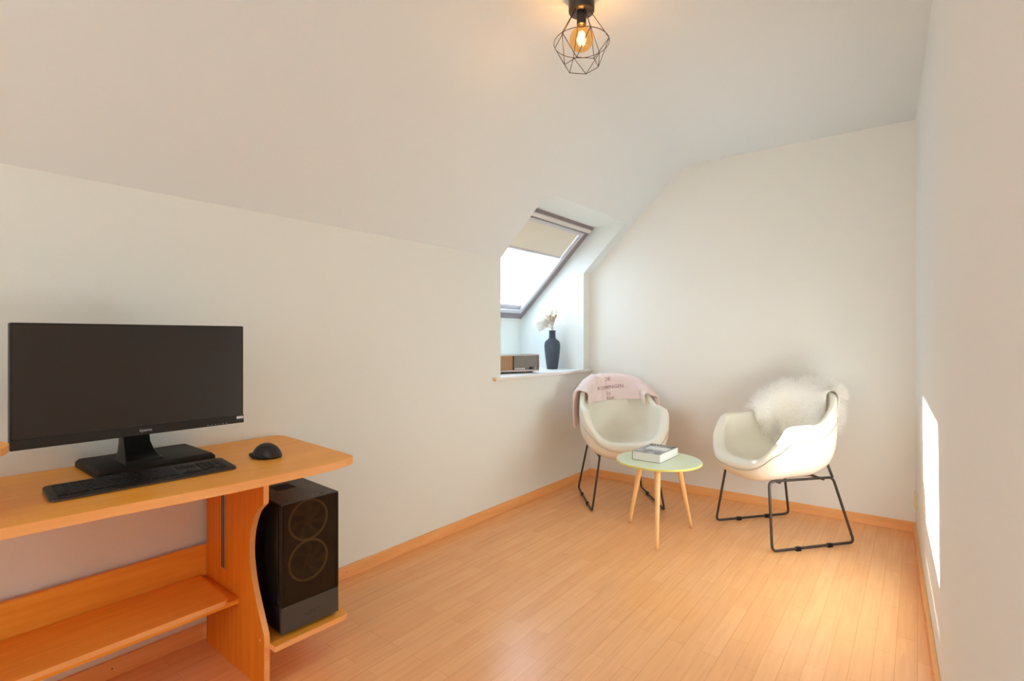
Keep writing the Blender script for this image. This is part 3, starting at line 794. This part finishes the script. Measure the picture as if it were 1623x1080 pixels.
box('cover_picture', -bw+.03, bw-.012, -.03, .055, .0512, .0515, M_white, bo)
for k in range(7): box('cover_mark', -bw+.02+k*.02, -bw+.029+k*.02, bl-.030, bl-.016, .0515, .0518, M_white, bo)
for k in range(5): box('cover_mark', -.045+k*.025, -.03+k*.025, -.085-.006*(k % 2), -.078-.006*(k % 2), .0512, .0515, M_covdark, bo)

# ---------------------------------------------------------------- vase with dried grass
vs = thing('vase', 'slate blue ribbed ceramic vase on the window sill holding dried grasses', 'vase', (-2.468, 3.690, .9275))
pf = [(.044, 0), (.046, .003), (.052, .04), (.060, .10), (.067, .165), (.069, .20), (.066, .225), (.056, .243), (.036, .258), (.029, .270), (.0275, .30), (.029, .328), (.030, .332), (.025, .332), (.023, .30), (.0235, .27), (.040, .24), (.055, .18), (.040, .03), (.004, .012)]
PF = []
for i in range(len(pf)-1):
    for t in np.linspace(0, 1, 4, endpoint=False): PF.append((pf[i][0]*(1-t)+pf[i+1][0]*t, pf[i][1]*(1-t)+pf[i+1][1]*t))
lathe('vase_body', PF, M_vase, vs, 64)
VB = np.array([-2.468, 3.690, .9275])
camR = np.array([math.cos(R_(YAW)), math.sin(R_(YAW)), 0]); camF = np.array([-math.sin(R_(YAW)), math.cos(R_(YAW)), 0])
pl = thing('pampas_grass', 'white and amber dried pampas plumes standing in the slate vase', 'dried grass', tuple(VB+np.array([0, 0, .2])))
pl['group'] = 'dried grasses in the vase'; del pl['group']
def plume(side, up, fwd, Lp, Wp, nst, m, name='plume', curl=.0):
    """one plume leaving the neck, its tip at side/up/fwd from the mouth"""
    base = np.array([0, 0, .05]); mouth = np.array([0, 0, .141])+camR*side*.06
    tip = mouth+camR*side+camF*fwd+np.array([0, 0, up]); ctl = (mouth+tip)/2+np.array([0, 0, .05+curl])
    Pn = [base+(mouth-base)*t for t in (0, .5)]+[(1-t)**2*mouth+2*t*(1-t)*ctl+t*t*tip for t in np.linspace(0, 1, 12)]
    mb_ = MB(); mb_.tube(Pn, .0011, 6); V = mb_.V; Fc = mb_.F
    def cur(t): return (1-t)**2*mouth+2*t*(1-t)*ctl+t*t*tip
    for k in range(nst):
        t = 1-Lp*rng.random(); p = cur(t); T = cur(min(1, t+.02))-cur(t-.02); T /= np.linalg.norm(T)
        x = (1-t)/Lp; w = Wp*(math.sin(math.pi*min(1, .12+x*.88))**.6+.15)
        d = T*.9+rng.normal(0, 1, 3)*.62; sd = np.cross(d, rng.normal(0, 1, 3)); sd /= np.linalg.norm(sd)
        strand(V, Fc, p, d, sd, w*(.6+.6*rng.random()), .0016, T*.3+np.array([0, 0, -.35]), 3)
    obj(name, pyd(name, V, Fc), m, pl)
for sd, up, fw, W_ in ((-.115, .075, .0, .045), (-.10, .11, .03, .045), (-.125, .045, -.02, .045), (-.085, .02, -.04, .04), (-.07, .14, -.03, .042), (-.105, .00, .02, .038), (-.06, .08, -.04, .045)):
    plume(sd, up, fw, .72, W_*1.15, 900, M_plume)
plume(-.025, .195, .0, .62, .028, 650, M_plume); plume(.045, .195, .01, .62, .026, 650, M_plume); plume(.0, .165, .02, .6, .03, 300, M_plume)
plume(-.022, .115, -.02, .85, .022, 420, M_plumeo, 'amber_plume'); plume(.033, .12, -.02, .85, .016, 320, M_plumeo, 'amber_plume'); plume(.008, .10, -.03, .85, .018, 300, M_plumeb, 'tan_plume'); plume(-.035, .08, -.02, .8, .02, 250, M_plumeb, 'tan_plume')
for sd, up in ((.11, .085), (.14, .06), (.16, .02), (.13, .035), (.10, .05), (.15, .045)):
    plume(sd, up, -.11, .75, .012, 70, M_plume, 'thin_plume')

# ---------------------------------------------------------------- radio
ra_ = math.atan2(.912, .409)
rd = thing('radio', 'vintage brown radio with woven speaker and dial on the window sill, partly behind the wall', 'radio', (-2.295, 3.250, .9275), ra_)
# local x along the face toward its right end (negative = left), local y = backwards
RL, RH, RD_ = .47, .142, .125
box('case', -RL, 0, 0.004, RD_, .012, RH, M_walnut, rd, .010, 3)
box('front_rim', -RL+.001, -.001, -.002, .006, RH-.010, RH-.001, M_chrome, rd, .002); box('front_rim', -RL+.001, -.001, -.002, .006, .0125, .026, M_chrome, rd, .002); box('front_rim', -.010, -.001, -.002, .006, .026, RH-.010, M_walnut, rd, .002)
box('foot', -RL+.03, -.05, .015, RD_-.02, 0.0003, .013, M_walnut, rd)
box('dial_panel', -.222, -.012, -.001, .005, .036, RH-.012, M_dial, rd)
box('lower_strip', -.222, -.012, -.0015, .005, .0265, .045, M_dial, rd)
box('divider', -.230, -.221, -.004, .006, .026, RH-.010, M_dark, rd, .001)
sp_ = box('speaker_cloth', -RL+.008, -.230, -.0005, .005, .0265, RH-.011, mat('speaker_weave', (.58, .27, .09), .8), rd)
bm = bmesh.new()
for k in range(15): box_bm(bm, -RL+.012+k*.0155, -RL+.0145+k*.0155, -.0015, 0, .028, RH-.012)
for k in range(11): box_bm(bm, -RL+.009, -.231, -.0015, 0, .031+k*.0093, .0328+k*.0093)
obj('grille_bars', fin(bm, 'grille_bars'), M_walnut, sp_)
for x in (-.045, -.078):
    me = pyd('knob', *lathe_data([(.010, 0), (.010, .012), (.008, .014)], 20)); me.transform(Matrix.Translation((x, -.001, .038)) @ Matrix.Rotation(R_(90), 4, 'X')); obj('knob', me, M_dark if x < -.05 else M_chrome, rd, True)
for k in range(5): box('push_button', -.212+k*.018, -.200+k*.018, -.004, -.001, .029, .041, M_sashl, rd, .001)

# ---------------------------------------------------------------- ceiling lamp
LC = Vector((-1.036, 1.755, ZC+.004))
la = thing('ceiling_lamp', 'black geometric wire cage ceiling lamp with glowing amber globe bulb', 'lamp', LC)
lathe('ceiling_cup', [(.048, -.062), (.0505, -.058), (.0505, -.002), (.0505, .0)][::1], M_lampb, la, 40)
lathe('bulb_holder', [(.0175, -.112), (.0185, -.110), (.0185, -.065), (.0185, -.060)], M_lampb, la, 24)
pr = []
for a in np.linspace(0, math.pi, 20):
    r = .0465*math.sin(a); z = -.168-.0465*math.cos(a)*1.0
    pr.append((max(r, .0008), z))
pr = [p for p in pr if not (p[1] > -.168+.034 and p[0] < .030)]
pr = pr+[(.024, -.128), (.0155, -.118), (.0145, -.108)]
lathe('bulb', pr, M_bulb, la, 36)
mbf = MB()
for k in range(6):
    a = 2*math.pi*k/6; b = a+.5; mbf.tube([(.008*math.cos(a), .008*math.sin(a), -.140), (.011*math.cos(b), .011*math.sin(b), -.188)], .0011, 6)
mbf.build('filament', M_filament, la)
NRg = 6; aoff = YAW+90
def ringpt(k, r, z, off): 
    a = R_(aoff+off+60*k); return np.array([r*math.cos(a), r*math.sin(a), z])
rz_, hz = -.182, -.272
cage = MB()
cage.tube([(.108*math.cos(t), .108*math.sin(t), rz_) for t in np.linspace(0, 2*math.pi, 61)[:-1]], .0014, 6, closed=True)
nodes = [ringpt(k, .108, rz_, 10) for k in range(6)]; hexa = [ringpt(k, .068, hz, 37) for k in range(6)]
for k in range(6):
    tp = nodes[k]*np.array([.30, .30, 0])+np.array([0, 0, -.060])
    cage.tube([tp, nodes[k]], .0014, 6); cage.tube([nodes[k], hexa[k]], .0014, 6); cage.tube([nodes[(k+1) % 6], hexa[k]], .0014, 6); cage.tube([hexa[k], hexa[(k+1) % 6]], .0014, 6)
cage.build('wire_cage', M_lampb, la)
light('bulb_glow', 'POINT', tuple(LC+Vector((0, 0, -.168))), 1.0, (1, .55, .2), shadow_soft_size=.02)
